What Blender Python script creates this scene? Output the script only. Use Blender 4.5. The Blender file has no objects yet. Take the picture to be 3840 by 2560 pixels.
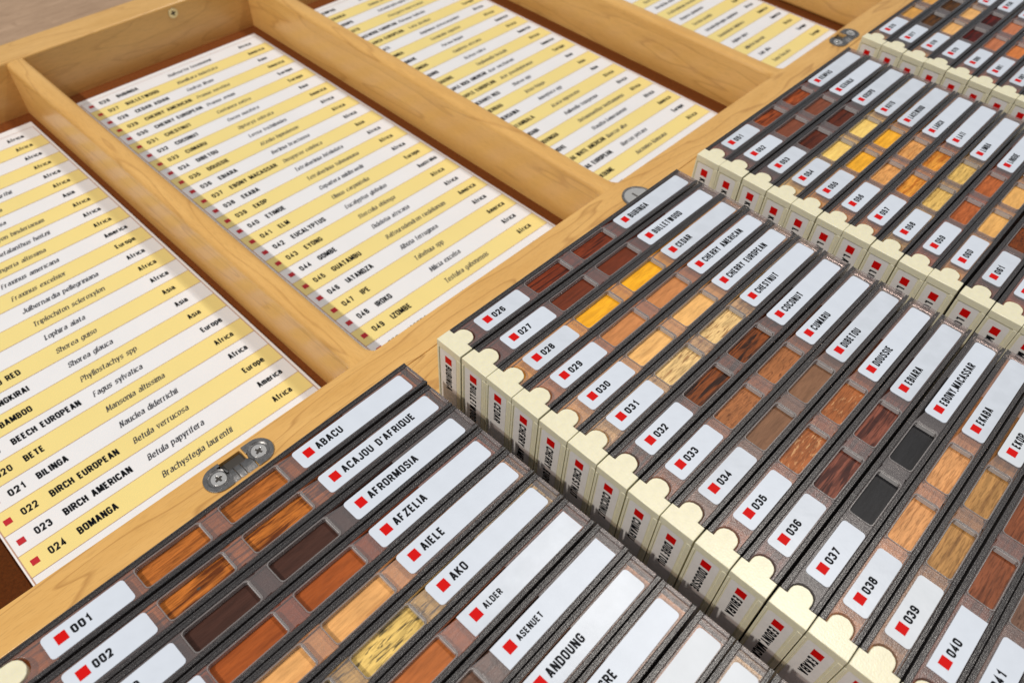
import bpy, bmesh, math, random
from mathutils import Vector, Matrix
from mathutils.geometry import tessellate_polygon

# one unit below = one centimetre (the pitch of the sample cases); S turns it into metres
S = 0.01
C = bpy.context.scene.collection
SC = bpy.context.scene
random.seed(7)

# ------------------------------------------------------------------ camera
R = ((0.7223001, -0.5392440, 0.4330109), (0.6906638, 0.5302385, -0.4917627), (0.0355811, 0.6542653, 0.7554277))
cam_d = bpy.data.cameras.new('camera')
cam = bpy.data.objects.new('camera', cam_d); C.objects.link(cam)
M = Matrix(R).to_4x4(); M.translation = Vector((14.772, -64.4028, 20.6116)) * S
cam.matrix_world = M
cam_d.sensor_width = 36; cam_d.lens = 2932.33 / 3840 * 36
cam_d.clip_start = 0.005; cam_d.clip_end = 20
cam_d.dof.use_dof = True; cam_d.dof.focus_distance = 0.214; cam_d.dof.aperture_fstop = 22.0
SC.camera = cam

# ------------------------------------------------------------------ world and lamps (indoor close-up: two ceiling spots and soft room light)
W = bpy.data.worlds.new('World'); SC.world = W; W.use_nodes = True
wn = W.node_tree.nodes; wl = W.node_tree.links
bg = wn['Background']; bg.inputs['Strength'].default_value = 0.235
bg.inputs['Color'].default_value = (0.80, 0.90, 1.0, 1)
def lamp(name, pos, target, power, col, size):
    d = bpy.data.lights.new(name, 'AREA'); d.shape = 'DISK'; d.size = size; d.energy = power; d.color = col
    o = bpy.data.objects.new(name, d); C.objects.link(o)
    o.location = Vector(pos) * S
    o.rotation_euler = (Vector(target) - Vector(pos)).to_track_quat('-Z', 'Y').to_euler()
    return o
lamp('ceiling_spot', (-12, -182, 185), (5, -50, 0), 33, (1.0, 0.935, 0.85), 0.06)
lamp('ceiling_spot', (18, 40, 200), (5, -50, 0), 15, (1.0, 0.94, 0.86), 0.13)
lamp('ceiling_spot', (-34, 34, 215), (0, -50, 0), 6, (1.0, 0.94, 0.86), 0.09)
SC.view_settings.view_transform = 'Standard'; SC.view_settings.look = 'None'
SC.view_settings.exposure = 0.0; SC.view_settings.gamma = 1.0
SC.cycles.transparent_max_bounces = 16; SC.cycles.max_bounces = 8
SC.cycles.use_denoising = True

# ------------------------------------------------------------------ materials
def mat(name):
    m = bpy.data.materials.new(name); m.use_nodes = True
    return m, m.node_tree.nodes, m.node_tree.links, m.node_tree.nodes['Principled BSDF']
def nd(ns, t, **kw):
    n = ns.new(t)
    for k, v in kw.items():
        if k in n.inputs.keys(): n.inputs[k].default_value = v
        else: setattr(n, k, v)
    return n
def ramp(ns, stops):
    r = ns.new('ShaderNodeValToRGB'); e = r.color_ramp.elements
    while len(e) > 1: e.remove(e[-1])
    e[0].position = stops[0][0]; e[0].color = (*stops[0][1], 1)
    for p, c in stops[1:]:
        x = e.new(p); x.color = (*c, 1)
    return r
def simple(name, col, rough=0.5, spec=0.5, bump=0.0, bscale=3000, metal=0.0, mottle=0.0, msc=300):
    m, ns, ls, b = mat(name)
    b.inputs['Base Color'].default_value = (*col, 1); b.inputs['Roughness'].default_value = rough
    b.inputs['Specular IOR Level'].default_value = spec; b.inputs['Metallic'].default_value = metal
    tc = ns.new('ShaderNodeTexCoord')
    if mottle:
        n = nd(ns, 'ShaderNodeTexNoise', Scale=msc, Detail=4.0); ls.new(tc.outputs['Object'], n.inputs['Vector'])
        r = ramp(ns, [(0.3, tuple(c * (1 - mottle) for c in col)), (0.7, tuple(min(1, c * (1 + mottle * .5)) for c in col))])
        ls.new(n.outputs['Fac'], r.inputs['Fac']); ls.new(r.outputs['Color'], b.inputs['Base Color'])
    if bump:
        n = nd(ns, 'ShaderNodeTexNoise', Scale=bscale, Detail=2.0); ls.new(tc.outputs['Object'], n.inputs['Vector'])
        bp = nd(ns, 'ShaderNodeBump', Strength=bump, Distance=0.0002); ls.new(n.outputs['Fac'], bp.inputs['Height'])
        ls.new(bp.outputs['Normal'], b.inputs['Normal'])
    return m
def wood(name, light, mid, line, axis=1, rough=0.38, ring=1.0, rings=55.0, coat=0.4):
    """case timber: long soft grain, thin curved growth lines, fine pores; axis = grain direction"""
    m, ns, ls, b = mat(name)
    tc = ns.new('ShaderNodeTexCoord')
    sc = [1.0, 1.0, 1.0]; sc[axis] = 0.14
    mp = nd(ns, 'ShaderNodeMapping'); mp.inputs['Scale'].default_value = sc
    ls.new(tc.outputs['Object'], mp.inputs['Vector'])
    n1 = nd(ns, 'ShaderNodeTexNoise', Scale=38.0, Detail=3.0, Roughness=0.5); ls.new(mp.outputs['Vector'], n1.inputs['Vector'])
    # growth lines: iso-lines of a stretched noise
    mu = nd(ns, 'ShaderNodeMath', operation='MULTIPLY'); mu.inputs[1].default_value = rings * .2; ls.new(n1.outputs['Fac'], mu.inputs[0])
    fr = nd(ns, 'ShaderNodeMath', operation='FRACT'); ls.new(mu.outputs[0], fr.inputs[0])
    rl = ramp(ns, [(0.0, (0, 0, 0)), (0.84, (.16, .16, .16)), (0.94, (1, 1, 1)), (1.0, (.0, .0, .0))]); ls.new(fr.outputs[0], rl.inputs['Fac'])
    n2 = nd(ns, 'ShaderNodeTexNoise', Scale=160.0, Detail=6.0, Roughness=0.6); ls.new(mp.outputs['Vector'], n2.inputs['Vector'])
    r2 = ramp(ns, [(0.30, mid), (0.68, light)]); ls.new(n2.outputs['Fac'], r2.inputs['Fac'])
    mx = nd(ns, 'ShaderNodeMix', data_type='RGBA', blend_type='MIX'); ls.new(r2.outputs['Color'], mx.inputs[6]); mx.inputs[7].default_value = (*line, 1)
    mm = nd(ns, 'ShaderNodeMath', operation='MULTIPLY'); mm.inputs[1].default_value = 0.72 * ring; ls.new(rl.outputs['Color'], mm.inputs[0]); ls.new(mm.outputs[0], mx.inputs[0])
    # pores
    sp = [2500.0, 2500.0, 2500.0]; sp[axis] = 260.0
    m3 = nd(ns, 'ShaderNodeMapping'); m3.inputs['Scale'].default_value = sp; ls.new(tc.outputs['Object'], m3.inputs['Vector'])
    n3 = nd(ns, 'ShaderNodeTexNoise', Scale=1.0, Detail=2.0); ls.new(m3.outputs['Vector'], n3.inputs['Vector'])
    r3 = ramp(ns, [(0.30, (.86, .85, .84)), (0.5, (1, 1, 1))]); ls.new(n3.outputs['Fac'], r3.inputs['Fac'])
    m4 = nd(ns, 'ShaderNodeMix', data_type='RGBA', blend_type='MULTIPLY'); m4.inputs[0].default_value = 0.8
    ls.new(mx.outputs[2], m4.inputs[6]); ls.new(r3.outputs['Color'], m4.inputs[7])
    ls.new(m4.outputs[2], b.inputs['Base Color'])
    b.inputs['Roughness'].default_value = rough; b.inputs['Coat Weight'].default_value = coat; b.inputs['Coat Roughness'].default_value = 0.22
    bp = nd(ns, 'ShaderNodeBump', Strength=0.12, Distance=0.0002); ls.new(n3.outputs['Fac'], bp.inputs['Height']); ls.new(bp.outputs['Normal'], b.inputs['Normal'])
    return m
def srgb(r, g, b):
    f = lambda c: (c / 255 / 12.92) if c <= 10 else ((c / 255 + .055) / 1.055) ** 2.4
    return (f(r), f(g), f(b))

LIGHT, MID, LINE = (0.79, 0.465, 0.15), (0.69, 0.38, 0.105), (0.38, 0.165, 0.035)
M_rail = wood('maple_along_rail', LIGHT, MID, LINE, 1, ring=.8)
M_div = wood('maple_across', LIGHT, MID, LINE, 0, rings=42, ring=.55)
M_wall = wood('maple_outer_wall', (0.74, 0.44, 0.15), (0.66, 0.375, 0.11), (0.42, 0.20, 0.05), 1, ring=.5)
M_floor = simple('red_brown_felt_board', (0.175, 0.048, 0.008), 0.75, 0.2, bump=0.2, bscale=2500, mottle=.25, msc=900)
M_cream = simple('cream_plastic', (0.80, 0.755, 0.555), 0.30, 0.5, bump=0.13, bscale=2000, mottle=.05, msc=500)
M_cream.node_tree.nodes['Principled BSDF'].inputs['Subsurface Weight'].default_value = 0.15
M_cream.node_tree.nodes['Principled BSDF'].inputs['Subsurface Radius'].default_value = (.002, .0018, .001)
M_label = simple('label_paper', (0.635, 0.69, 0.785), 0.34, 0.4, bump=0.05, bscale=900, mottle=.03, msc=250)
M_label_b = simple('label_paper_worn', (0.61, 0.66, 0.745), 0.28, 0.5, bump=0.08, bscale=500, mottle=.07, msc=180)
M_label_gloss = simple('label_paper_glossy', (0.64, 0.68, 0.74), 0.40, 0.45, bump=0.4, bscale=260, mottle=.04, msc=180)
M_face_label = simple('face_label_paper', (0.82, 0.79, 0.77), 0.5, 0.4, bump=0.15, bscale=700, mottle=.05, msc=350)
M_red = simple('red_ink', (0.62, 0.004, 0.003), 0.55, 0.12)
M_black = simple('black_ink', (0.008, 0.009, 0.012), 0.6, 0.12)
M_grey_ink = simple('dark_grey_ink', (0.05, 0.052, 0.065), 0.5, 0.3)
M_paper = simple('list_paper', (0.785, 0.79, 0.82), 0.5, 0.4, mottle=.02, msc=60)
M_yellow = simple('yellow_ink', (0.84, 0.69, 0.27), 0.42, 0.4, mottle=.02, msc=60)
M_sheetred = simple('list_red_ink', (0.50, 0.02, 0.03), 0.42, 0.4)
M_line = simple('brown_rule_ink', (0.50, 0.30, 0.22), 0.5, 0.3)
M_boardedge = simple('board_edge', (0.70, 0.66, 0.66), 0.5, 0.4)
M_metal = simple('cast_zinc', (0.235, 0.23, 0.23), 0.38, 0.6, bump=0.5, bscale=900, metal=0.75, mottle=.25, msc=700)
M_screw = simple('bright_screw', (0.66, 0.65, 0.64), 0.25, 0.6, bump=0.15, bscale=1500, metal=.55)
M_dark = simple('painted_recess_shade', (0.05, 0.045, 0.04), 0.5, 0.4)  # near-black put into holes and pockets in place of their shade
M_zincy = simple('yellow_passivated_screw', (0.62, 0.55, 0.36), 0.3, 0.5, metal=0.9)
M_table = wood('table_laminate', (0.50, 0.34, 0.225), (0.34, 0.22, 0.14), (0.24, 0.14, 0.085), 1, rough=.55, ring=.6, rings=160, coat=0)

def smoky(name, fac, tint, base):
    m, ns, ls, b = mat(name)
    tc = ns.new('ShaderNodeTexCoord')
    n = nd(ns, 'ShaderNodeTexNoise', Scale=4600.0, Detail=2.0); ls.new(tc.outputs['Object'], n.inputs['Vector'])
    v = nd(ns, 'ShaderNodeTexVoronoi', Scale=3900.0); ls.new(tc.outputs['Object'], v.inputs['Vector'])
    ad = nd(ns, 'ShaderNodeMath', operation='ADD'); ls.new(n.outputs['Fac'], ad.inputs[0]); ls.new(v.outputs['Distance'], ad.inputs[1])
    bp = nd(ns, 'ShaderNodeBump', Strength=0.42, Distance=0.0002); ls.new(ad.outputs[0], bp.inputs['Height'])
    ls.new(bp.outputs['Normal'], b.inputs['Normal'])
    b.inputs['Base Color'].default_value = (*base, 1)
    b.inputs['Roughness'].default_value = 0.30; b.inputs['Specular IOR Level'].default_value = 0.5
    n2 = nd(ns, 'ShaderNodeTexNoise', Scale=500.0, Detail=3.0); ls.new(tc.outputs['Object'], n2.inputs['Vector'])
    rr = ramp(ns, [(0.35, (.22, .22, .22)), (0.65, (.44, .44, .44))]); ls.new(n2.outputs['Fac'], rr.inputs['Fac']); ls.new(rr.outputs['Color'], b.inputs['Roughness'])
    tr = ns.new('ShaderNodeBsdfTransparent'); tr.inputs['Color'].default_value = (*tint, 1)
    df = ns.new('ShaderNodeBsdfTranslucent'); df.inputs['Color'].default_value = (0.4, 0.34, 0.32, 1)
    mx = ns.new('ShaderNodeMixShader'); mx.inputs[0].default_value = fac
    ls.new(tr.outputs[0], mx.inputs[1]); ls.new(b.outputs[0], mx.inputs[2])
    gl = ns.new('ShaderNodeBsdfGlossy'); gl.inputs['Roughness'].default_value = 0.24; gl.inputs['Color'].default_value = (1, 1, 1, 1)
    b2 = nd(ns, 'ShaderNodeBump', Strength=0.16, Distance=0.00018); ls.new(ad.outputs[0], b2.inputs['Height']); ls.new(b2.outputs['Normal'], gl.inputs['Normal'])
    lw = nd(ns, 'ShaderNodeFresnel', IOR=1.42); ls.new(b2.outputs['Normal'], lw.inputs['Normal'])
    m2 = ns.new('ShaderNodeMixShader'); ls.new(lw.outputs[0], m2.inputs[0]); ls.new(mx.outputs[0], m2.inputs[1]); ls.new(gl.outputs[0], m2.inputs[2])
    ls.new(m2.outputs[0], ns['Material Output'].inputs['Surface'])
    return m
M_smoke = smoky('smoky_clear_plastic', .20, (.90, .84, .82), (.46, .41, .42))
M_edge = smoky('clear_window_rim', .42, (.88, .84, .82), (.40, .37, .37))
M_lit_edge = smoky('lit_window_edge', .85, (.8, .78, .77), (.55, .53, .53))  # pale base stands in for lamp light on the cross-bar wall
M_smoke_shaded = smoky('shaded_rail_plastic', .60, (.56, .50, .47), (.048, .043, .045))  # same plastic as the plate, darkened for the shade beneath the rails

def sample_wood(name, base, dark, mode, seed):
    """a wood species: base and vein colour; mode plain / line / streak / dash / fleck / dots"""
    m, ns, ls, b = mat(name)
    tc = ns.new('ShaderNodeTexCoord')
    rnd = random.Random(seed)
    def tex(scx, scy, detail=3.0, dist=0.0, rot=0.0, sc_=1.8):
        mp = nd(ns, 'ShaderNodeMapping'); mp.inputs['Scale'].default_value = (scx * sc_, scy * sc_, scx)
        mp.inputs['Location'].default_value = (rnd.uniform(-9, 9), rnd.uniform(-9, 9), 0)
        mp.inputs['Rotation'].default_value = (0, 0, rot)
        ls.new(tc.outputs['Object'], mp.inputs['Vector'])
        n = nd(ns, 'ShaderNodeTexNoise', Scale=1.0, Detail=detail, Distortion=dist); ls.new(mp.outputs['Vector'], n.inputs['Vector'])
        return n.outputs['Fac']
    base = tuple(c * 1.05 for c in base); hi = tuple(min(1, c * 1.18) for c in base); lo = tuple(c * (.86 if mode == 'plain' else .77) for c in base)
    n1 = tex(420, 60, 4)
    r1 = ramp(ns, [(0.32, lo), (0.66, hi)]); ls.new(n1, r1.inputs['Fac'])
    col = r1.outputs['Color']
    def over(fac, c, lo_, hi_, amt=1.0):
        nonlocal col
        r = ramp(ns, [(lo_, (0, 0, 0)), (hi_, (1, 1, 1))]); ls.new(fac, r.inputs['Fac'])
        k = nd(ns, 'ShaderNodeMath', operation='MULTIPLY'); k.inputs[1].default_value = amt; ls.new(r.outputs['Color'], k.inputs[0])
        mx = nd(ns, 'ShaderNodeMix', data_type='RGBA'); ls.new(k.outputs[0], mx.inputs[0]); ls.new(col, mx.inputs[6]); mx.inputs[7].default_value = (*c, 1)
        col = mx.outputs[2]
    tilt = rnd.uniform(-.10, .10)
    if mode == 'plain': over(tex(260, 22, 2, .5, tilt), dark, .60, .75, .45)
    if mode == 'line':  over(tex(760, 24, 2, .5, tilt), dark, .53, .64, .5 if base[0] > .4 else .85)
    if mode == 'streak': over(tex(420, 34, 3, 1.0, tilt * 2), dark, .47, .58, .95); over(tex(900, 60, 2, .6, tilt), dark, .55, .66, .6); over(tex(300, 30, 2, .6, tilt), hi, .6, .75, .4)
    if mode == 'dash':  over(tex(900, 105, 2, .5, tilt), dark, .55, .62, .9)
    if mode == 'fleck': over(tex(900, 230, 2, .8), dark, .58, .70, .8)
    if mode == 'dots':  over(tex(1500, 900, 1, 0), dark, .58, .64, 1.0)
    p = tex(2600, 330, 3, sc_=1.0)
    rp = ramp(ns, [(0.40, (.45, .42, .40)), (0.50, (1.0, 1.0, 1.0))]); ls.new(p, rp.inputs['Fac'])
    mk = nd(ns, 'ShaderNodeMix', data_type='RGBA', blend_type='MULTIPLY'); mk.inputs[0].default_value = .22 if mode == 'plain' else .55
    ls.new(col, mk.inputs[6]); ls.new(rp.outputs['Color'], mk.inputs[7]); ls.new(mk.outputs[2], b.inputs['Base Color'])
    b.inputs['Roughness'].default_value = 0.45; b.inputs['Specular IOR Level'].default_value = 0.22
    bp = nd(ns, 'ShaderNodeBump', Strength=0.25, Distance=0.0002); ls.new(p, bp.inputs['Height']); ls.new(bp.outputs['Normal'], b.inputs['Normal'])
    return m

# ------------------------------------------------------------------ mesh helpers (coordinates in units, scaled on output)
class MB:
    def __init__(s): s.v = []; s.f = []
    def add(s, vs, fs):
        n = len(s.v); s.v += [tuple(p) for p in vs]; s.f += [tuple(i + n for i in f) for f in fs]
    def box(s, x0, x1, y0, y1, z0, z1):
        s.add([(x0, y0, z0), (x1, y0, z0), (x1, y1, z0), (x0, y1, z0), (x0, y0, z1), (x1, y0, z1), (x1, y1, z1), (x0, y1, z1)],
              [(0, 3, 2, 1), (4, 5, 6, 7), (0, 1, 5, 4), (1, 2, 6, 5), (2, 3, 7, 6), (3, 0, 4, 7)])
    def prism(s, outer, holes, z0, z1, bottom=True, hole_walls=True):
        loops = [outer] + holes
        pts = [p for l in loops for p in l]
        tris = tessellate_polygon([[Vector((x, y, 0)) for x, y in l] for l in loops])
        n = len(pts)
        vs = [(x, y, z1) for x, y in pts] + [(x, y, z0) for x, y in pts]
        fs = []
        for t in tris:
            a, b, c = [Vector((*pts[i], 0)) for i in t]
            if (b - a).cross(c - a).z < 0: t = (t[0], t[2], t[1])
            fs.append(tuple(t))
            if bottom: fs.append((t[0] + n, t[2] + n, t[1] + n))
        k = 0
        for li, l in enumerate(loops):
            m = len(l)
            area = sum(l[i][0] * l[(i + 1) % m][1] - l[(i + 1) % m][0] * l[i][1] for i in range(m))
            ccw = (area > 0) == (li == 0)
            if li == 0 or hole_walls:
                for i in range(m):
                    a, b = k + i, k + (i + 1) % m
                    fs.append((a, a + n, b + n, b) if ccw else (b, b + n, a + n, a))
            k += m
        s.add(vs, fs)
    def mesh(s, name, smooth=False):
        me = bpy.data.meshes.new(name)
        me.from_pydata([(x * S, y * S, z * S) for x, y, z in s.v], [], s.f)
        me.validate(); me.update()
        return me
def rrect(x0, x1, y0, y1, r, n=4):
    out = []
    for cx, cy, a in ((x1 - r, y0 + r, -90), (x1 - r, y1 - r, 0), (x0 + r, y1 - r, 90), (x0 + r, y0 + r, 180)):
        for i in range(n + 1):
            t = math.radians(a + 90 * i / n); out.append((cx + r * math.cos(t), cy + r * math.sin(t)))
    return out
def circ(cx, cy, r, n=24, a0=0):
    return [(cx + r * math.cos(a0 + 2 * math.pi * i / n), cy + r * math.sin(a0 + 2 * math.pi * i / n)) for i in range(n)]
def obj(name, me, m=None, parent=None, loc=(0, 0, 0), bevel=0, seg=2, smooth=False, kind=None):
    if isinstance(me, MB): me = me.mesh(name)
    o = bpy.data.objects.new(name, me); C.objects.link(o)
    if m is not None:
        if len(me.materials) == 0: me.materials.append(m)
        else:
            o.material_slots[0].link = 'OBJECT'; o.material_slots[0].material = m
    if parent: o.parent = parent
    o.location = Vector(loc) * S
    if bevel:
        b = o.modifiers.new('bevel', 'BEVEL'); b.width = bevel * S; b.segments = seg; b.limit_method = 'ANGLE'; b.angle_limit = math.radians(35)
        b.harden_normals = False
    if bevel or smooth:
        for p in me.polygons: p.use_smooth = True
        me.set_sharp_from_angle(angle=math.radians(40)) if hasattr(me, 'set_sharp_from_angle') else None
    if kind: o['kind'] = kind
    return o
def thing(name, label, cat, loc=(0, 0, 0), group=None, rot=None):
    o = bpy.data.objects.new(name, None); C.objects.link(o); o.empty_display_size = 0.01
    o.location = Vector(loc) * S
    if rot: o.rotation_euler = rot
    o['label'] = label; o['category'] = cat
    if group: o['group'] = group
    return o

# ------------------------------------------------------------------ lettering: stroke skeletons (third value = rounded corner)
X = .70
G = {
 'A': (1.1, [[(0, -.07), (.42, 1), (.58, 1), (1, -.07)], [(.2, .28), (.8, .28)]]),
 'B': (1, [[(0, .5), (1, .5, 1), (1, 0, 1), (0, 0), (0, 1), (.92, 1, 1), (.92, .5, 1), (.5, .5)]]),
 'C': (1, [[(1, .72), (1, 1, 1), (0, 1, 1), (0, 0, 1), (1, 0, 1), (1, .28)]]),
 'D': (1, [[(.4, 0), (0, 0), (0, 1), (1, 1, 1), (1, 0, 1), (.3, 0)]]),
 'E': (.85, [[(1, 1), (0, 1), (0, 0), (1, 0)], [(0, .52), (.85, .52)]]),
 'F': (.85, [[(1, 1), (0, 1), (0, -.07)], [(0, .5), (.8, .5)]]),
 'G': (1, [[(1, .72), (1, 1, 1), (0, 1, 1), (0, 0, 1), (1, 0, 1), (1, .46), (.55, .46)]]),
 'H': (1, [[(0, -.07), (0, 1.07)], [(1, -.07), (1, 1.07)], [(0, .52), (1, .52)]]),
 'I': (0, [[(0, -.07), (0, 1.07)]]),
 'J': (.85, [[(1, 1.07), (1, 0, 1), (0, 0, 1), (0, .28)]]),
 'K': (1, [[(0, -.07), (0, 1.07)], [(1, 1.05), (0, .4)], [(.3, .6), (1.05, -.05)]]),
 'L': (.8, [[(0, 1.07), (0, 0), (1, 0)]]),
 'M': (1.4, [[(0, -.07), (0, 1), (.1, 1), (.46, .12), (.54, .12), (.9, 1), (1, 1), (1, -.07)]]),
 'N': (1.05, [[(0, -.07), (0, 1), (.12, 1), (.88, 0), (1, 0), (1, 1.07)]]),
 'O': (1, [[(.5, 1), (1, 1, 1), (1, 0, 1), (0, 0, 1), (0, 1, 1), (.5, 1)]]),
 'P': (1, [[(0, -.07), (0, 1), (1, 1, 1), (1, .45, 1), (0, .45)]]),
 'Q': (1, [[(.5, 1), (1, 1, 1), (1, 0, 1), (0, 0, 1), (0, 1, 1), (.5, 1)], [(.6, .25), (1.1, -.1)]]),
 'R': (1, [[(0, -.07), (0, 1), (1, 1, 1), (1, .48, 1), (0, .48)], [(.55, .48), (1.03, -.07)]]),
 'S': (1, [[(1, .74), (1, 1, 1), (0, 1, 1), (0, .56, 1), (1, .46, 1), (1, 0, 1), (0, 0, 1), (0, .26)]]),
 'T': (1, [[(-.05, 1), (1.05, 1)], [(.5, 1), (.5, -.07)]]),
 'U': (1, [[(0, 1.07), (0, 0, 1), (1, 0, 1), (1, 1.07)]]),
 'V': (1.05, [[(0, 1.07), (.42, 0), (.58, 0), (1, 1.07)]]),
 'W': (1.7, [[(0, 1.07), (.21, 0), (.29, 0), (.46, 1), (.54, 1), (.71, 0), (.79, 0), (1, 1.07)]]),
 'X': (1, [[(0, -.07), (1, 1.07)], [(0, 1.07), (1, -.07)]]),
 'Y': (1.05, [[(0, 1.07), (.5, .45), (1, 1.07)], [(.5, .45), (.5, -.07)]]),
 'Z': (1, [[(0, 1), (1, 1), (0, 0), (1, 0)]]),
 '0': (1, [[(.5, 1), (1, 1, 1), (1, 0, 1), (0, 0, 1), (0, 1, 1), (.5, 1)]]),
 '1': (.55, [[(0, .78), (.7, .86), (1, 1.0), (1, -.07)]]),
 '2': (1, [[(0, .72), (0, 1, 1), (1, 1, 1), (1, .62, 1), (0, 0), (1.03, 0)]]),
 '3': (1, [[(0, .76), (0, 1, 1), (.96, 1, 1), (.96, .53, 1), (.4, .53)], [(.4, .53), (1, .53, 1), (1, 0, 1), (0, 0, 1), (0, .26)]]),
 '4': (1.05, [[(1.08, .24), (0, .24), (.72, 1), (.72, -.07)]]),
 '5': (1, [[(.95, 1), (.08, 1), (.04, .5), (.3, .62), (1, .62, 1), (1, 0, 1), (0, 0, 1), (0, .24)]]),
 '6': (1, [[(1, .78), (1, 1, 1), (0, 1, 1), (0, 0, 1), (1, 0, 1), (1, .58, 1), (0, .55)]]),
 '7': (.95, [[(0, 1), (1, 1), (.35, -.07)]]),
 '8': (1, [[(.5, 1), (.95, 1, 1), (.95, .53, 1), (.05, .53, 1), (.05, 1, 1), (.5, 1)], [(.5, .53), (1, .53, 1), (1, 0, 1), (0, 0, 1), (0, .53, 1), (.5, .53)]]),
 '9': (1, [[(0, .22), (0, 0, 1), (1, 0, 1), (1, 1, 1), (0, 1, 1), (0, .42, 1), (1, .45)]]),
 "'": (0, [[(0, 1.05), (-.04, .78)]]), ',': (0, [[(.0, .05), (-.1, -.2)]]), '.': (0, [[(0, .0), (0, .02)]]),
 ' ': (.55, []),
 'a': (.95, [[(.05, X - .06), (.2, X, 1), (1, X, 1), (1, -.05)], [(1, .42), (0, .42, 1), (0, 0, 1), (1, .04)]]),
 'b': (.95, [[(0, 1.05), (0, 0)], [(0, X), (1, X, 1), (1, 0, 1), (0, 0)]]),
 'c': (.9, [[(1, X - .1), (1, X, 1), (0, X, 1), (0, 0, 1), (1, 0, 1), (1, .12)]]),
 'd': (.95, [[(1, 1.05), (1, -.05)], [(1, X), (0, X, 1), (0, 0, 1), (1, 0)]]),
 'e': (.95, [[(0, .36), (1, .36), (1, X, 1), (0, X, 1), (0, 0, 1), (1, 0, 1), (1, .12)]]),
 'f': (.6, [[(1.1, 1), (.4, 1, 1), (.4, -.05)], [(-.1, X), (1, X)]]),
 'g': (.95, [[(1, .0), (0, 0, 1), (0, X, 1), (1, X), (1, -.3, 1), (0, -.3)]]),
 'h': (.95, [[(0, 1.05), (0, -.05)], [(0, X), (1, X, 1), (1, -.05)]]),
 'i': (0, [[(0, X + .04), (0, -.05)], [(0, .95), (0, .99)]]),
 'j': (.3, [[(1, X), (1, -.3, 1), (0, -.3)], [(1, .95), (1, .99)]]),
 'k': (.9, [[(0, 1.05), (0, -.05)], [(1, X), (0, .26)], [(.3, .38), (1.05, -.04)]]),
 'l': (0, [[(0, 1.05), (0, -.05)]]),
 'm': (1.5, [[(0, X), (0, -.05)], [(0, X), (.5, X, 1), (.5, -.05)], [(.5, X), (1, X, 1), (1, -.05)]]),
 'n': (.95, [[(0, X + .03), (0, -.05)], [(0, X), (1, X, 1), (1, -.05)]]),
 'o': (.95, [[(.5, X), (1, X, 1), (1, 0, 1), (0, 0, 1), (0, X, 1), (.5, X)]]),
 'p': (.95, [[(0, X + .03), (0, -.35)], [(0, X), (1, X, 1), (1, 0, 1), (0, 0)]]),
 'q': (.95, [[(1, X), (1, -.35)], [(1, X), (0, X, 1), (0, 0, 1), (1, 0)]]),
 'r': (.6, [[(0, X + .03), (0, -.05)], [(0, X - .12), (.3, X, 1), (1, X)]]),
 's': (.85, [[(1, X - .1), (1, X, 1), (0, X, 1), (0, .4, 1), (1, .32, 1), (1, 0, 1), (0, 0, 1), (0, .1)]]),
 't': (.55, [[(.35, .95), (.35, 0, 1), (1, 0)], [(-.1, X), (1, X)]]),
 'u': (.95, [[(0, X + .03), (0, 0, 1), (1, 0)], [(1, X + .03), (1, -.05)]]),
 'v': (.95, [[(0, X + .03), (.5, 0), (1, X + .03)]]),
 'w': (1.5, [[(0, X + .03), (.25, 0), (.5, X), (.75, 0), (1, X + .03)]]),
 'x': (.9, [[(0, -.05), (1, X + .03)], [(0, X + .03), (1, -.05)]]),
 'y': (.95, [[(0, X + .03), (.5, .05)], [(1, X + .03), (.3, -.35)]]),
 'z': (.9, [[(0, X), (1, X), (0, 0), (1, 0)]]),
}
def _round(st, w, h, rr, seg):
    P = [(p[0] * w, p[1] * h, len(p) > 2) for p in st]
    out = []
    for i, (x, y, r) in enumerate(P):
        if not r or i == 0 or i == len(P) - 1: out.append((x, y)); continue
        a, c = P[i - 1], P[i + 1]
        la = math.hypot(a[0] - x, a[1] - y); lc = math.hypot(c[0] - x, c[1] - y)
        d = min(rr, la * .5, lc * .5)
        if d < 1e-6: out.append((x, y)); continue
        p0 = (x + (a[0] - x) * d / la, y + (a[1] - y) * d / la); p2 = (x + (c[0] - x) * d / lc, y + (c[1] - y) * d / lc)
        for k in range(seg + 1):
            t = k / seg; out.append(((1 - t) ** 2 * p0[0] + 2 * t * (1 - t) * x + t * t * p2[0], (1 - t) ** 2 * p0[1] + 2 * t * (1 - t) * y + t * t * p2[1]))
    q = [out[0]]
    for p in out[1:]:
        if math.hypot(p[0] - q[-1][0], p[1] - q[-1][1]) > 1e-5: q.append(p)
    return q
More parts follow.
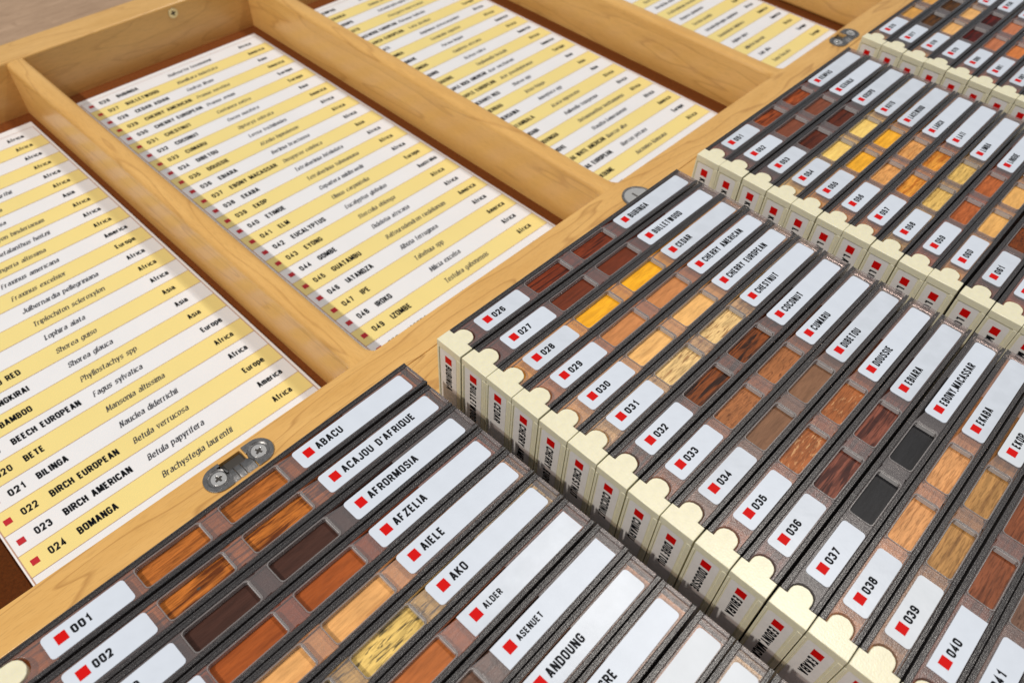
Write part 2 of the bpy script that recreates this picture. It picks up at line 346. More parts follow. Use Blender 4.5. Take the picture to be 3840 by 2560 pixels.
def text(mb, s, org, du, dv, H, width=None, maxw=None, t=.17, cw=.40, gap=.15, italic=False, seg=3):
    """write s starting at org, running along du, letter tops towards dv; H = letter height"""
    t *= H; cw *= H; gap *= H; h = H - t
    tot = sum(G[c][0] * cw + t + gap for c in s) - gap
    k = 1.0
    if width: k = width / tot
    if maxw and tot > maxw: k = maxw / tot
    du = Vector(du); dv = Vector(dv); org = Vector(org); x = 0.0
    for ch in s:
        gw, sts = G[ch]; w = gw * cw
        for st in sts:
            pl = _round(st, w, h, min(.62 * cw, .34 * h), seg)
            closed = len(pl) > 3 and math.hypot(pl[0][0] - pl[-1][0], pl[0][1] - pl[-1][1]) < 1e-4
            n = len(pl); L = []; Rr = []
            def nrm(a, b):
                l = math.hypot(b[0] - a[0], b[1] - a[1]) or 1e-9
                return (-(b[1] - a[1]) / l, (b[0] - a[0]) / l)
            for i, p in enumerate(pl):
                if closed and i in (0, n - 1): a, b = nrm(pl[-2], pl[-1]), nrm(pl[0], pl[1])
                else:
                    a = nrm(pl[i - 1], p) if i else nrm(p, pl[1]); b = nrm(p, pl[i + 1]) if i < n - 1 else a
                m = (a[0] + b[0], a[1] + b[1]); ml = math.hypot(*m) or 1e-9; m = (m[0] / ml, m[1] / ml)
                c = max(.42, m[0] * a[0] + m[1] * a[1])
                wd = t * .5 / c
                if italic:   # broad-nib contrast: strokes along the nib go thin
                    ang = abs(m[0] * .80 + m[1] * .60); wd *= .42 + .78 * ang
                L.append((p[0] + m[0] * wd, p[1] + m[1] * wd)); Rr.append((p[0] - m[0] * wd, p[1] - m[1] * wd))
            vs = []
            for (a, b) in zip(L, Rr):
                for (px, py) in (a, b):
                    sx = px + (py * .24 if italic else 0) + t * .5
                    vs.append(org + du * ((x + sx) * k) + dv * (py + t * .5))
            mb.add(vs, [(2 * i, 2 * i + 1, 2 * i + 3, 2 * i + 2) for i in range(n - 1)])
            if italic and not closed and ch not in 'eacs.,':   # small slanted serifs on upright stroke ends
                for (ex, ey), (qx, qy) in ((pl[0], pl[1]), (pl[-1], pl[-2])):
                    if abs(ey - qy) < 1.5 * abs(ex - qx) or abs(ey - qy) < .2 * h: continue
                    wx, hy = .34 * cw, .20 * t; sgn = .5 if ey > qy else -.5
                    q4 = []
                    for ux, uy in ((-wx, -hy), (wx, -hy), (wx, hy), (-wx, hy)):
                        px_, py_ = ex + ux, ey + uy + sgn * ux * .7
                        q4.append(org + du * ((x + px_ + py_ * .24 + t * .5) * k) + dv * (py_ + t * .5))
                    mb.add(q4, [(0, 1, 2, 3)])
        x += w + t + gap
    return x * k

# ------------------------------------------------------------------ the table
ZT, ZF = -3.75, -2.75          # table top, floor of the compartments
mb = MB(); mb.box(-75, 60, -110, 60, -6.5, ZT)
tb = obj('table_top', mb, M_table); tb['kind'] = 'structure'; tb['label'] = 'pale brown laminate table top behind the case'

# ------------------------------------------------------------------ the open lid on the left
DY = [-69.10, -55.62, -42.20, -28.62, -15.60]      # left faces of the dividers
DW = 0.91
lid = thing('display_case', 'open maple case, its lid laid flat at left, base with sample rows at right', 'display case', (-13, -42, ZT))
LO = Vector((-13, -42, ZT))
def part(name, mb, m, parent, base, **kw):
    mb.v = [(x - base[0], y - base[1], z - base[2]) for x, y, z in mb.v]
    return obj(name, mb, m, parent, **kw)
XO, XW = -26.54, -28.35
Y0, Y1 = DY[0] - 1.0, DY[4] + 1.9
HY = [-60.45, -22.45]                               # hinge centres on the rail
# rail next to the samples, with pockets milled for the hinges
pockets = [rrect(.13, .62, y - .55, y + .30, .02, 1) for y in HY]
mb = MB(); mb.prism([(-.06, Y0), (1.196, Y0), (1.196, Y1), (-.06, Y1)], pockets, -.5, 0)
mb.box(-.06, 1.196, Y0, Y1, ZT, -.52)
part('rim_rail', mb, M_rail, lid, LO, bevel=.10, seg=2)
mb = MB(); mb.box(XW, XO, Y0, Y1, ZT, 0)
part('outer_wall', mb, M_wall, lid, LO, bevel=.11, seg=3)
for (a, b_) in ((Y0 - 1.5, Y0 - .003), (Y1 + .003, Y1 + 1.5)):
    mb = MB(); mb.box(XW, 1.185, a, b_, ZT, -.003)
    part('end_wall', mb, M_div, lid, LO, bevel=.08)
mb = MB(); mb.box(XO + .002, -.002, Y0, Y1, ZT + .02, ZF)
part('floor_panel', mb, M_floor, lid, LO)
def divider(yl, w=DW):
    mb = MB(); yr = yl + w
    xs = [XO + .001, XO + .08, XO + .25, XO + .6, -8, -1.4, -.75, -.5, -.32, -.18, -.08, -.03, -.002]
    secs = []
    for x in xs:
        fl = 0.0
        if x > -.6: u = (x + .6) / .6; fl = .55 * (1 - math.sqrt(max(0, 1 - u * u)))
        r = .27; top = -.035
        l, rr_ = yl - fl * .8, yr + fl
        pr = [(l, ZF)]
        for i in range(7):
            a = math.radians(180 - 15 * i); pr.append((l + r + r * math.cos(a), top - r + r * math.sin(a)))
        for i in range(7):
            a = math.radians(90 - 15 * i); pr.append((rr_ - r + r * math.cos(a), top - r + r * math.sin(a)))
        pr.append((rr_, ZF)); secs.append([(x, y, z) for y, z in pr])
    n = len(secs[0]); vs = [p for s_ in secs for p in s_]; fs = []
    for i in range(len(secs) - 1):
        for j in range(n - 1):
            a = i * n + j; fs.append((a, a + n, a + n + 1, a + 1))
    mb.add(vs, fs)
    part('divider', mb, M_div, lid, LO, smooth=True)
for y in DY[:4]: divider(y)
mb = MB(); mb.box(XO + .001, -.001, DY[4], Y1 - .001, ZF, -.02)
part('divider', mb, M_div, lid, LO, bevel=.2, seg=4)
# countersunk cross-head screw in the outer wall
def crosshead(mb, r, depth):
    arm, w = r * .52, r * .17
    cross = [(w, w), (arm, w * .8), (arm, -w * .8), (w, -w), (w * .8, -arm), (-w * .8, -arm), (-w, -w), (-arm, -w * .8), (-arm, w * .8), (-w, w), (-w * .8, arm), (w * .8, arm)]
    cross = cross[::-1]
    mb.prism(circ(0, 0, r), [cross], -depth, 0)
mb = MB(); crosshead(mb, .27, .12)
sc = obj('screw', mb, M_zincy, lid, Vector((XO + .055, -46.79, -.47)) - LO, bevel=.015)
sc.matrix_basis = Matrix.Translation(sc.location) @ Matrix.Rotation(math.pi / 2, 4, 'Y') @ Matrix.Rotation(.3, 4, 'Z')
mb = MB(); mb.prism(circ(0, 0, .20, 16), [], -.07, -.045)
so = obj('recess_shade', mb, M_dark, sc)  # dark disc behind the cross cut, painted shade

# ------------------------------------------------------------------ the base of the case on the right
base, BO = lid, LO
mb = MB(); mb.box(1.204, 3.30, Y0, Y1, ZT, 0)
part('rim_rail', mb, M_rail, base, BO, bevel=.05)
mb = MB(); mb.box(3.302, 31, Y0, Y1, ZT + .02, ZF)
part('floor_panel', mb, M_floor, base, BO)
mb = MB(); mb.box(31.002, 33, Y0, Y1, ZT, 0)
part('outer_wall', mb, M_wall, base, BO, bevel=.1)
for (a, b_) in ((Y0 - 1.5, Y0 - .003), (Y1 + .003, Y1 + 1.5)):
    mb = MB(); mb.box(1.215, 33, a, b_, ZT, -.003)
    part('end_wall', mb, M_div, base, BO, bevel=.08)

# ------------------------------------------------------------------ hinges and the round disc on the rail
def hinge(y):
    mb = MB(); mb.box(-.44, .03, -.54, .29, -.49, -.14)  # dark block fills the pocket, its colour standing in for the shade there
    h = obj('hinge', mb, M_dark, lid, Vector((.58, y, 0)) - LO)
    def plate(sgn):
        # stadium half: straight end at |y|=.38, round end
        out = []
        y_in, yc, r = .36 if sgn > 0 else .44, .69, .47
        out += [(-r, y_in), (-r * .35, y_in), (-r * .35, y_in + .07), (r, y_in + .07)] if sgn > 0 else [(-r, y_in), (0, y_in), (0, y_in - .10), (r * .4, y_in - .10), (r, y_in + .02)]
        for i in range(17):
            a = math.radians(180 * i / 16); out.append((r * math.cos(a), yc + r * math.sin(a)))
        hole = circ(0, .72 - .02, .335, 24)
        if sgn < 0: out = [(x, -yy) for x, yy in out]; hole = [(x, -yy) for x, yy in hole]; out = out[::-1]
        mb = MB(); mb.prism(out, [hole], -.04, .055)
        obj('leaf_plate', mb, M_metal, h, bevel=.018); o = h
        mp_ = MB(); mp_.prism(circ(0, .70 * sgn, .36, 24), [], .002, .006); obj('seat_floor', mp_, M_metal, o)
        # dished seat and screw
        mb = MB(); n = 24; cy = .70 * sgn; vs = []; fs = []
        for k, (r_, z_) in enumerate(((.335, .03), (.27, -.01), (.24, -.03))):
            vs += [(x, yy, z_) for x, yy in circ(0, cy, r_, n)]
        for k in range(2):
            for i in range(n): fs.append((k * n + i, k * n + (i + 1) % n, (k + 1) * n + (i + 1) % n, (k + 1) * n + i))
        mb.add(vs, fs); obj('seat', mb, M_metal, o, smooth=True)
        mb = MB(); crosshead(mb, .235, .08)
        m2 = MB(); m2.prism(circ(0, cy, .20, 16), [], .008, .012); obj('screw_recess_shade', m2, M_dark, o)  # dark disc below the screw head gives the cross its shade by colour
        s_ = obj('screw', mb, M_screw, o, (0, cy, .035), bevel=.02); s_.rotation_euler = (0.03, .02, random.uniform(0, 1.5))
    plate(1); plate(-1)
    for k, (a, b_) in enumerate(((-.45, -.20), (-.19, .03), (.04, .40))):
        mb = MB()
        n = 10; prof = [(-.12, -.06), (.0, .02), (.18, .05), (.42, .02), (.52, -.06), (.52, -.2), (-.12, -.2)]
        vs = [(x, a, z) for x, z in prof] + [(x, b_, z) for x, z in prof]; m_ = len(prof)
        fs = [tuple(range(m_)), tuple(range(2 * m_ - 1, m_ - 1, -1))] + [(i, i + m_, (i + 1) % m_ + m_, (i + 1) % m_) for i in range(m_)]
        mb.add(vs, fs); obj('link', mb, M_metal, h, bevel=.02)
hinge(HY[0]); hinge(HY[1])
mb = MB(); mb.prism(circ(0, 0, .70, 40), [circ(0, 0, .60, 40)[::-1]], -.02, .05)
dk = obj('metal_disc', mb, M_metal, lid, Vector((1.17, -41.45, 0)) - LO, bevel=.015)
mb = MB(); mb.prism(circ(0, 0, .60, 40), [rrect(-.35, .2, -.05, .05, .045, 3)], .004, .03); obj('face', mb, M_screw, dk)
mb = MB(); mb.box(-.37, .22, -.07, .07, .001, .003); obj('slot_shade', mb, M_dark, dk)  # dark plate under the cut, shade put in as colour

# ------------------------------------------------------------------ printed species lists
LISTS = {
1: """ABACU|Beilschmiedia mannii|Africa;ACAJOU D'AFRIQUE|Khaya ivorensis|Africa;AFRORMOSIA|Pericopsis elata|Africa;AFZELIA|Afzelia africana|Africa;AIELE|Canarium schweinfurthii|Africa;AKO|Antiaris toxicaria|Africa;ALDER|Alnus glutinosa|Asia;ASENUET|Antrocaryon binderianum|Africa;ANDOUNG|Monopetalanthus heitzii|Africa;ANINGRE|Aningeria altissima|Africa;ASH AMERICAN|Fraxinus americana|America;ASH EUROPEAN|Fraxinus excelsior|Europe;AWOURA|Julbernardia pellegriniana|Africa;AYOUS|Triplochiton scleroxylon|Africa;AZOBE|Lophira alata|Africa;BALAU RED|Shorea guiso|Asia;BANGKIRAI|Shorea glauca|Asia;BAMBOO|Phyllostachys spp.|Asia;BEECH EUROPEAN|Fagus sylvatica|Europe;BETE|Mansonia altissima|Africa;BILINGA|Nauclea diderrichii|Africa;BIRCH EUROPEAN|Betula verrucosa|Europe;BIRCH AMERICAN|Betula papyrifera|America;BOMANGA|Brachystegia laurentii|Africa;BOSSE|Guarea cedrata|Africa""",
2: """BUBINGA|Guibourtia tessmannii|Africa;BULLETWOOD|Manilkara bidentata|America;CEDAR ASIAN|Cedrus libani|Asia;CHERRY AMERICAN|Prunus serotina|America;CHERRY EUROPEAN|Prunus avium|Europe;CHESTNUT|Castanea sativa|Europe;COCONUT|Cocos nucifera|Asia;CUMARU|Dipteryx odorata|America;DIBETOU|Lovoa trichilioides|Africa;DOUSSIE|Afzelia bipindensis|Africa;EBIARA|Berlinia bracteosa|Africa;EBONY MACASSAR|Diospyros celebica|Asia;EKABA|Tetraberlinia bifoliolata|Africa;EKOP|Tetraberlinia tubmaniana|Africa;ETIMOE|Copaifera mildbraedii|Africa;ELM|Ulmus carpinifolia|Europe;EUCALYPTUS|Eucalyptus globulus|Australia;EYONG|Sterculia oblonga|Africa;GOMBE|Didelotia africana|Africa;GUATAMBU|Balfourodendron riedelianum|America;IATANDZA|Albizia ferruginea|Africa;IPE|Tabebuia spp.|America;IROKO|Milicia excelsa|Africa;IZOMBE|Testulea gabonensis|Africa;JATOBA|Hymenaea courbaril|America""",
3: """KEMPAS|Koompassia malaccensis|Asia;KERANJI|Dialium platysepalum|Asia;KOSIPO|Entandrophragma candollei|Africa;KOTO|Pterygota macrocarpa|Africa;LACEWOOD EUROPEAN|Platanus hybrida|Europe;LARCH EUROPEAN|Larix decidua|Europe;LATI|Amphimas pterocarpoides|Africa;LIMBA|Terminalia superba|Africa;LINGUE|Persea lingue|America;LONGHI|Gambeya africana|Africa;LOURO|Ocotea rubra|America;MAKORE|Tieghemella heckelii|Africa;MAPLE ROCK AMERICAN|Acer saccharum|America;MAPLE EUROPEAN|Acer pseudoplatanus|Europe;MERANTI RED|Shorea spp.|Asia;MERBAU|Intsia bijuga|Asia;MERSAWA|Anisoptera spp.|Asia;MTAMBALA|Acacia nigrescens|Africa;MOABI|Baillonella toxisperma|Africa;MOVINGUI|Distemonanthus benthamianus|Africa;NIOVE|Staudtia kamerunensis|Africa;OAK WHITE AMERICAN|Quercus alba|America;OAK EUROPEAN|Quercus petraea|Europe;OKOUME|Aucoumea klaineana|Africa;OLIVE|Olea europaea|Europe""",
4: """OVANGKOL|Guibourtia ehie|Africa;PADAUK|Pterocarpus soyauxii|Africa;PAU AMARELO|Euxylophora paraensis|America;PEAR|Pyrus communis|Europe;PEROBA ROSA|Aspidosperma polyneuron|America;PINE|Pinus sylvestris|Europe;PLUM|Prunus domestica|Europe;POPLAR|Populus alba|Europe;PURPLEHEART|Peltogyne venosa|America;RAMIN|Gonystylus bancanus|Asia;ROSEWOOD|Dalbergia latifolia|Asia;SAPELLI|Entandrophragma cylindricum|Africa;SIPO|Entandrophragma utile|Africa;SPRUCE|Picea abies|Europe;SUCUPIRA|Bowdichia nitida|America;TALI|Erythrophleum ivorense|Africa;TATAJUBA|Bagassa guianensis|America;TEAK|Tectona grandis|Asia;TIAMA|Entandrophragma angolense|Africa;TULIPWOOD|Liriodendron tulipifera|America;WALNUT|Juglans nigra|America;WENGE|Millettia laurentii|Africa;WILLOW|Salix alba|Europe;YEW|Taxus baccata|Europe;ZEBRANO|Microberlinia brazzavillensis|Africa"""}
ZS, XS_, PS, YSQ, YC = -2.61, -24.658, 0.9502, -66.259, 13.0605
def species_list(n):
    y0 = YSQ + YC * (n - 1) - (.03 if n == 1 else 0); XS0 = XS_ + (.12 if n == 1 else 0)
    lo = (n - 1) * 25 + 1
    xt, xb = -25.49, -.30
    L0 = Vector((-13, y0 + 5, ZF))
    where = {1: 'in the compartment nearest the camera', 2: 'in the second compartment, between two full dividers', 3: 'in the third compartment', 4: 'in the far compartment at the top'}[n]
    th = thing('species_list', 'striped list of woods %03d to %03d %s' % (lo, lo + 24, where), 'printed list', L0, 'printed wood lists lying in the lid')
    yl, yr = y0 - .41, y0 + 10.34
    mb = MB(); mb.box(xt, xb, yl, yr, ZF, ZS); part('backing_board', mb, M_paper, th, L0, bevel=.02)
    bands, red, txt, ital, rule, nums, regs = MB(), MB(), MB(), MB(), MB(), MB(), MB()
    z1, z2 = ZS + .006, ZS + .012
    fl, fr = y0 - .33, y0 + 10.20
    def flat(m_, x0, x1, a, b_, z): m_.add([(x0, a, z), (x1, a, z), (x1, b_, z), (x0, b_, z)], [(0, 1, 2, 3)])
    w = .018
    for k, row in enumerate(LISTS[n].split(';')):
        x = XS0 + k * PS; nm, lat, cont = row.split('|')
        if k % 2: flat(bands, x - PS / 2, x + PS / 2, fl, fr, z1)
        flat(rule, x - PS / 2 - w / 2, x - PS / 2 + w / 2, fl, fr, z2)
        flat(red, x - .12, x + .12, y0 - .12, y0 + .12, z2)
        du, dv = (0, 1, 0), (-1, 0, 0)
        xb_ = x + .135 + (.07 if k == 24 else 0)
        text(nums, '%03d' % (lo + k), (xb_, y0 + .44, z2), du, dv, .30, width=.53, t=.215, seg=2)
        text(txt, nm, (xb_, y0 + 1.38, z2), du, dv, .30, t=.205, cw=.345, gap=.06, maxw=2.75, seg=2)
        text(ital, lat, (xb_, y0 + 4.30, z2), du, dv, .275, t=.14, cw=.35, gap=.065, maxw=4.2, italic=True, seg=2)
        text(regs, cont, (xb_, y0 + 8.74, z2), du, dv, .285, t=.195, cw=.32, gap=.05, seg=2)
    for yy in (fl, fr): flat(rule, XS0 - PS / 2, XS0 + 24.5 * PS, yy - w, yy + w, z2)
    part('yellow_bands', bands, M_yellow, th, L0); part('ruled_lines', rule, M_line, th, L0); part('red_marks', red, M_sheetred, th, L0)
    part('name_lettering', txt, M_black, th, L0); part('number_lettering', nums, M_black, th, L0); part('region_lettering', regs, M_black, th, L0); part('italic_lettering', ital, M_grey_ink, th, L0)
for n in (1, 2, 3, 4): species_list(n)

# ------------------------------------------------------------------ the sample cases
HC = 6.45           # height of a case
# shared meshes (x across 0..1, y along 0..11.8, z = 0 at the top)
def tray_mesh():
    a0, a1 = .162, .872
    outer = [(a0, .50), (a0, 11.69), (a1, 11.69), (a1, .50), (.80, .50)]
    for i in range(9):
        t = math.radians(180 * i / 8)
        outer.append((.495 + .305 * math.cos(t), .66 + .30 * math.sin(t)))
    outer.append((.19, .50))
    mb = MB()
    holes = [rrect(.188, .852, 3.43, 5.16, .10, 5), rrect(.188, .852, 5.62, 7.36, .10, 5)]
    mb.prism(outer, holes, -.17, -.022, bottom=False)
    return mb.mesh('tray')
def rail_mesh(x0, x1, lip):
    """side rail with a fine lip on the outside and the side skin of the case below it"""
    mb = MB()
    mb.box(x0, x1, .50, 11.80, -.17, -.004)
    if lip < 0: mb.box(x0, x0 + .045, .50, 11.80, -.003, .012); mb.box(x0, x0 + .02, .52, 11.79, -HC, -.171)
    else: mb.box(x1 - .045, x1, .50, 11.80, -.003, .012); mb.box(x1 - .02, x1, .52, 11.79, -HC, -.171)
    return mb.mesh('side_rail')
def edge_mesh(y1):
    # front-facing wall of the cross bar, its lamp-lit brightness painted in as a pale slab
    mb = MB(); mb.box(.27, .77, y1 - .066, y1 - .051, -.166, -.030); return mb.mesh('window_edge')
def ring_mesh(y0, y1):
    mb = MB(); mb.prism(rrect(.190, .850, y0, y1, .10, 5), [rrect(.214, .826, y0 + .03, y1 - .05, .085, 5)[::-1]], -.160, -.014); return mb.mesh('window_rim')
ME_wr1 = ring_mesh(3.432, 5.158); ME_wr2 = ring_mesh(5.622, 7.358)
ME_wf1 = edge_mesh(5.158); ME_wf2 = edge_mesh(7.358)
ME_rail_a = rail_mesh(.030, .160, -1); ME_rail_b = rail_mesh(.874, .980, 1)
def end_mesh():
    mb = MB(); mb.box(.17, .85, 11.692, 11.80, -.17, .008); mb.box(.06, .95, 11.77, 11.795, -HC, -.171)
    return mb.mesh('end_wall')
ME_end = end_mesh()
ME_tray = tray_mesh()
def cap_mesh():
    mb = MB()
    top = [(.015, 0), (.985, 0), (.985, .49), (.775, .49)]
    for i in range(9):
        t = math.radians(180 * i / 8); top.append((.495 + .28 * math.cos(t), .64 + .25 * math.sin(t)))
    top.append((.215, .49)); top.append((.015, .49))
    mb.prism(top, [], -.27, 0)
    mb.box(.015, .985, .035, .49, -HC, -.272)
    mb.box(.015, .085, .0, .034, -HC, -.272)
    mb.box(.845, .985, .0, .034, -HC, -.272)
    return mb.mesh('end_cap')
ME_cap = cap_mesh()
mb = MB(); mb.box(.175, .845, .55, 11.6, -3.2, -.185); ME_wood = mb.mesh('wood_strip')
def label_mesh(y0, y1, r):
    mb = MB(); mb.prism(rrect(.225, .835, y0, y1, r, 3), [], -.020, -.003); return mb.mesh('label')
ME_num = label_mesh(1.22, 3.12, .09); ME_nam = label_mesh(7.80, 11.45, .09)
ME_num_sq = label_mesh(1.22, 3.12, .012); ME_nam_sq = label_mesh(7.80, 11.45, .012)
def sq_mesh(c):
    mb = MB(); mb.add([(.375, c - .122, .001), (.622, c - .122, .001), (.622, c + .122, .001), (.375, c + .122, .001)], [(0, 1, 2, 3)]); return mb.mesh('red_square')
ME_sq1 = sq_mesh(1.58); ME_sq2 = sq_mesh(8.16)
mb = MB(); rr_ = rrect(.12, .79, -4.2, -.29, .09, 3)
n_ = len(rr_); tri = tessellate_polygon([[Vector((x, y, 0)) for x, y in rr_]])
mb.add([(x, .030, z) for x, z in rr_], [tuple(t) for t in tri]); ME_front = mb.mesh('front_label')
mb = MB(); mb.add([(.33, .026, -.77), (.60, .026, -.77), (.60, .026, -.48), (.33, .026, -.48)], [(0, 1, 2, 3)]); ME_sq3 = mb.mesh('red_square')

s_ = srgb
SP = {  # number: (name, base, dark, mode, colour words)
1: ('ABACU', s_(172, 100, 42), s_(95, 45, 18), 'line', 'brown striped'), 2: ('ACAJOU D\'AFRIQUE', s_(185, 108, 42), s_(95, 45, 15), 'streak', 'orange brown knotty'),
3: ('AFRORMOSIA', s_(66, 40, 32), s_(40, 22, 18), 'plain', 'dark chocolate brown'), 4: ('AFZELIA', s_(152, 76, 30), s_(110, 45, 15), 'plain', 'bright rust coloured'),
5: ('AIELE', s_(218, 162, 100), s_(180, 115, 60), 'plain', 'pale tan'), 6: ('AKO', s_(222, 188, 108), s_(78, 70, 52), 'dash', 'pale yellow with black streaked'),
7: ('ALDER', s_(172, 98, 48), s_(130, 70, 30), 'plain', 'plain mid brown'), 8: ('ASENUET', s_(112, 82, 66), s_(75, 50, 40), 'line', 'grey brown'),
9: ('ANDOUNG', s_(195, 140, 92), s_(150, 95, 55), 'line', 'light brown'), 10: ('ANINGRE', s_(205, 150, 100), s_(150, 95, 55), 'plain', 'beige'),
11: ('ANTIARIS', s_(190, 130, 80), s_(130, 80, 45), 'plain', 'tan'), 12: ('ASH', s_(215, 180, 120), s_(150, 100, 60), 'line', 'pale'),
13: ('AWOURA', s_(170, 110, 70), s_(110, 60, 35), 'line', 'brown'),
26: ('BUBINGA', s_(118, 48, 22), s_(58, 18, 8), 'line', 'red brown'), 27: ('BULLETWOOD', s_(104, 46, 24), s_(75, 30, 16), 'plain', 'deep red brown'),
28: ('CEDAR', s_(238, 168, 34), s_(200, 120, 20), 'plain', 'bright yellow'), 29: ('CHERRY AMERICAN', s_(190, 126, 76), s_(140, 80, 40), 'plain', 'light brown'),
30: ('CHERRY EUROPEAN', s_(228, 176, 108), s_(195, 140, 80), 'plain', 'golden tan'), 31: ('CHESTNUT', s_(228, 192, 132), s_(165, 122, 78), 'dash', 'cream and brown speckled'),
32: ('COCONUT', s_(128, 66, 26), s_(38, 16, 8), 'streak', 'dark brown with black streaked'), 33: ('CUMARU', s_(162, 102, 60), s_(105, 58, 30), 'fleck', 'flecked brown'),
34: ('DIBETOU', s_(126, 90, 66), s_(100, 68, 48), 'plain', 'dull grey brown'), 35: ('DOUSSIE', s_(158, 92, 50), s_(215, 165, 115), 'fleck', 'rust with pale flecked'),
36: ('EBIARA', s_(128, 72, 56), s_(62, 28, 24), 'streak', 'purplish brown striped'), 37: ('EBONY,MACASSAR', s_(34, 34, 37), s_(24, 23, 24), 'plain', 'black'),
38: ('EKABA', s_(212, 152, 98), s_(165, 105, 58), 'line', 'peach coloured'), 39: ('EKOP', s_(178, 132, 78), s_(100, 62, 34), 'line', 'tan dark lined'),
40: ('ETIMOE', s_(132, 74, 46), s_(85, 40, 18), 'line', 'warm brown'), 41: ('ELM', s_(118, 86, 70), s_(85, 58, 45), 'fleck', 'greyish brown'),
42: ('EUCALYPTUS', s_(190, 130, 90), s_(140, 80, 50), 'line', 'pinkish brown'), 43: ('EYONG', s_(210, 170, 120), s_(160, 115, 70), 'line', 'straw coloured'),
51: ('KEMPAS', s_(160, 76, 34), s_(95, 38, 14), 'streak', 'rust brown'), 52: ('KERANJI', s_(122, 68, 48), s_(85, 42, 28), 'plain', 'dull red brown'),
53: ('KOSIPO', s_(92, 40, 24), s_(45, 16, 10), 'line', 'very dark red brown'), 54: ('KOTO', s_(240, 200, 112), s_(225, 175, 80), 'plain', 'pale yellow'),
55: ('LACEWOOD', s_(232, 168, 46), s_(205, 130, 20), 'plain', 'amber yellow'), 56: ('LARCH', s_(220, 158, 92), s_(180, 110, 50), 'line', 'light orange'),
57: ('LATI', s_(222, 150, 58), s_(185, 105, 30), 'streak', 'orange figured'), 58: ('LIMBA', s_(216, 178, 100), s_(180, 140, 70), 'line', 'straw yellow'),
59: ('LINGUE', s_(178, 96, 50), s_(125, 58, 22), 'line', 'reddish orange'), 60: ('LONGHI', s_(218, 166, 96), s_(185, 130, 65), 'plain', 'sandy'),
61: ('LOURO', s_(120, 58, 20), s_(28, 12, 6), 'dots', 'brown with black dotted'), 62: ('MAKORE', s_(160, 88, 58), s_(105, 50, 30), 'plain', 'salmon brown'),
63: ('MAPLE ROCK', s_(225, 190, 140), s_(190, 150, 100), 'plain', 'cream'), 64: ('MAPLE', s_(230, 195, 150), s_(200, 160, 110), 'plain', 'cream'),
76: ('OVANGKOL', s_(205, 152, 78), s_(165, 115, 50), 'plain', 'ochre'), 77: ('PADAUK', s_(92, 56, 18), s_(35, 16, 6), 'streak', 'dark olive brown'),
78: ('PAU AMARELO', s_(220, 168, 104), s_(190, 135, 75), 'plain', 'sandy tan'), 79: ('PEAR', s_(92, 18, 10), s_(45, 8, 5), 'streak', 'dark blood red'),
80: ('PEROBA ROSA', s_(186, 114, 78), s_(150, 85, 55), 'plain', 'pinkish brown'), 81: ('PINE', s_(200, 118, 62), s_(160, 85, 40), 'plain', 'orange brown'),
82: ('PLUM', s_(180, 110, 70), s_(130, 70, 40), 'line', 'brown'), 83: ('POPLAR', s_(215, 170, 115), s_(180, 130, 80), 'plain', 'pale'),
84: ('PURPLEHEART', s_(110, 50, 45), s_(70, 25, 25), 'line', 'purple brown')}
ROWS = {1: (1, 13), 2: (26, 43), 3: (51, 64), 4: (76, 84)}
X0, Y1R, Z1R, DYR, DZR, TH = 3.408, -67.838, 3.672, 13.0605, -.0832, .0105
SQUARE = {7, 8, 40}        # labels cut with square corners
SMALL = {7: .165, 8: .165}
rowname = {1: 'front row', 2: 'second row', 3: 'third row', 4: 'far row'}
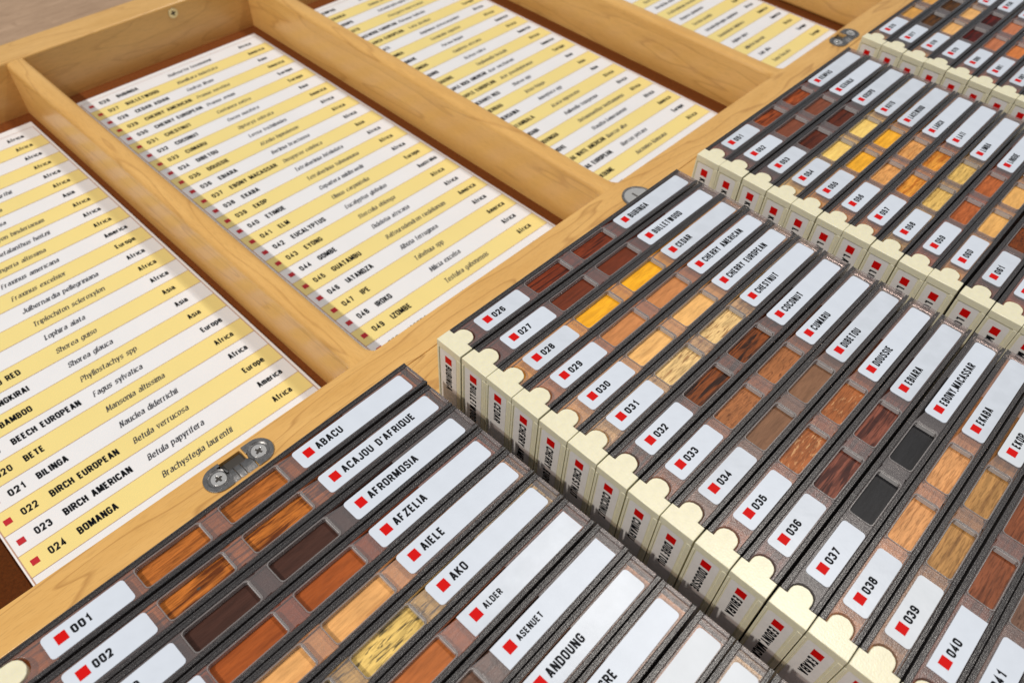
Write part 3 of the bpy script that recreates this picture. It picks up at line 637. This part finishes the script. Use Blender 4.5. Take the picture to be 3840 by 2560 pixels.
def sample_case(r, k, num):
    nm, colr, dark, mode, words = SP[num]
    rn = random.Random(num * 13)
    gap = .035 if (r == 2 and num > 36) or (r == 3 and num > 60) else 0
    loc = (X0 + k + gap + rn.uniform(-.012, .012), Y1R + DYR * (r - 1) + rn.uniform(-.02, .02), Z1R + DZR * (r - 1) + rn.uniform(-.03, .02))
    yaw = .017 if r == 1 else 0
    loc = (loc[0] + yaw * 11.8, loc[1], loc[2])
    lab = 'sample case %03d %s, %s, %s wood' % (num, nm, rowname[r], words)
    t = thing('sample_case', lab, 'sample case', loc, 'wood sample cases standing in rows', rot=(-TH, 0, yaw + rn.uniform(-.0012, .0012)))
    obj('end_cap', ME_cap, M_cream, t, bevel=.022)
    obj('tray', ME_tray, M_smoke, t, bevel=.026, seg=3)
    obj('window_rim', ME_wr1, M_edge, t); obj('window_rim', ME_wr2, M_edge, t)
    obj('window_edge', ME_wf1, M_lit_edge, t); obj('window_edge', ME_wf2, M_lit_edge, t)
    obj('side_rail', ME_rail_a, M_smoke_shaded, t, bevel=.012, seg=1); obj('side_rail', ME_rail_b, M_smoke_shaded, t, bevel=.012, seg=1)
    obj('end_wall', ME_end, M_smoke, t, bevel=.012, seg=1)
    w = bpy.data.objects.new('wood_strip', ME_wood); C.objects.link(w); w.parent = t
    if not ME_wood.materials: ME_wood.materials.append(None)
    w.material_slots[0].link = 'OBJECT'; w.material_slots[0].material = sample_wood('wood_%s' % nm.lower().replace(' ', '_').replace(',', '_').replace("'", ''), colr, dark, mode, num)
    if num == 2:
        mk = MB(); mk.prism([(.505 + .032 * math.cos(a_ * .785), 4.28 + .05 * math.sin(a_ * .785)) for a_ in range(8)], [], -.186, -.1835); obj('knot_hole', mk, M_dark, t)
    sqr = num in SQUARE
    dl, dn = rn.uniform(-.06, .06) + (.11 if r == 1 else 0), rn.uniform(-.06, .06)
    ML = M_label_gloss if num in (11, 12, 39) else rn.choice((M_label, M_label, M_label_b))
    l1 = obj('number_label', ME_num_sq if sqr else ME_num, ML, t, (rn.uniform(-.012, .012), dl, 0)); l1.rotation_euler.z = rn.uniform(-.006, .006)
    obj('red_square', ME_sq1, M_red, l1)
    H = SMALL.get(num, .232)
    mb = MB(); text(mb, '%03d' % num, (.50 + H / 2, 1.80, .001), (0, 1, 0), (-1, 0, 0), H * .92, t=.225, cw=.38, gap=.13, width=.42 if num < 20 else .47)
    obj('lettering', mb, M_black, l1)
    l2 = obj('name_label', ME_nam_sq if sqr else ME_nam, ML, t, (rn.uniform(-.014, .014), dn, 0)); l2.rotation_euler.z = rn.uniform(-.0022, .0022)
    obj('red_square', ME_sq2, M_red, l2)
    mb = MB(); text(mb, nm, (.50 + H / 2, 8.40, .001), (0, 1, 0), (-1, 0, 0), H, t=.205, cw=.39 if r == 1 else .335, gap=.115, maxw=2.6)
    obj('lettering', mb, M_black, l2)
    if r > 1:
        l3 = obj('front_label', ME_front, M_face_label, t, (rn.uniform(-.01, .01), 0, rn.uniform(-.04, .04)))
        obj('red_square', ME_sq3, M_red, l3)
        mb = MB(); text(mb, nm, (.335, .026, -.87), (0, 0, -1), (1, 0, 0), .265, t=.215, cw=.35, gap=.09, maxw=2.4)
        obj('lettering', mb, M_black, l3)
for r, (a, b_) in ROWS.items():
    for num in range(a, b_ + 1): sample_case(r, num - a, num)
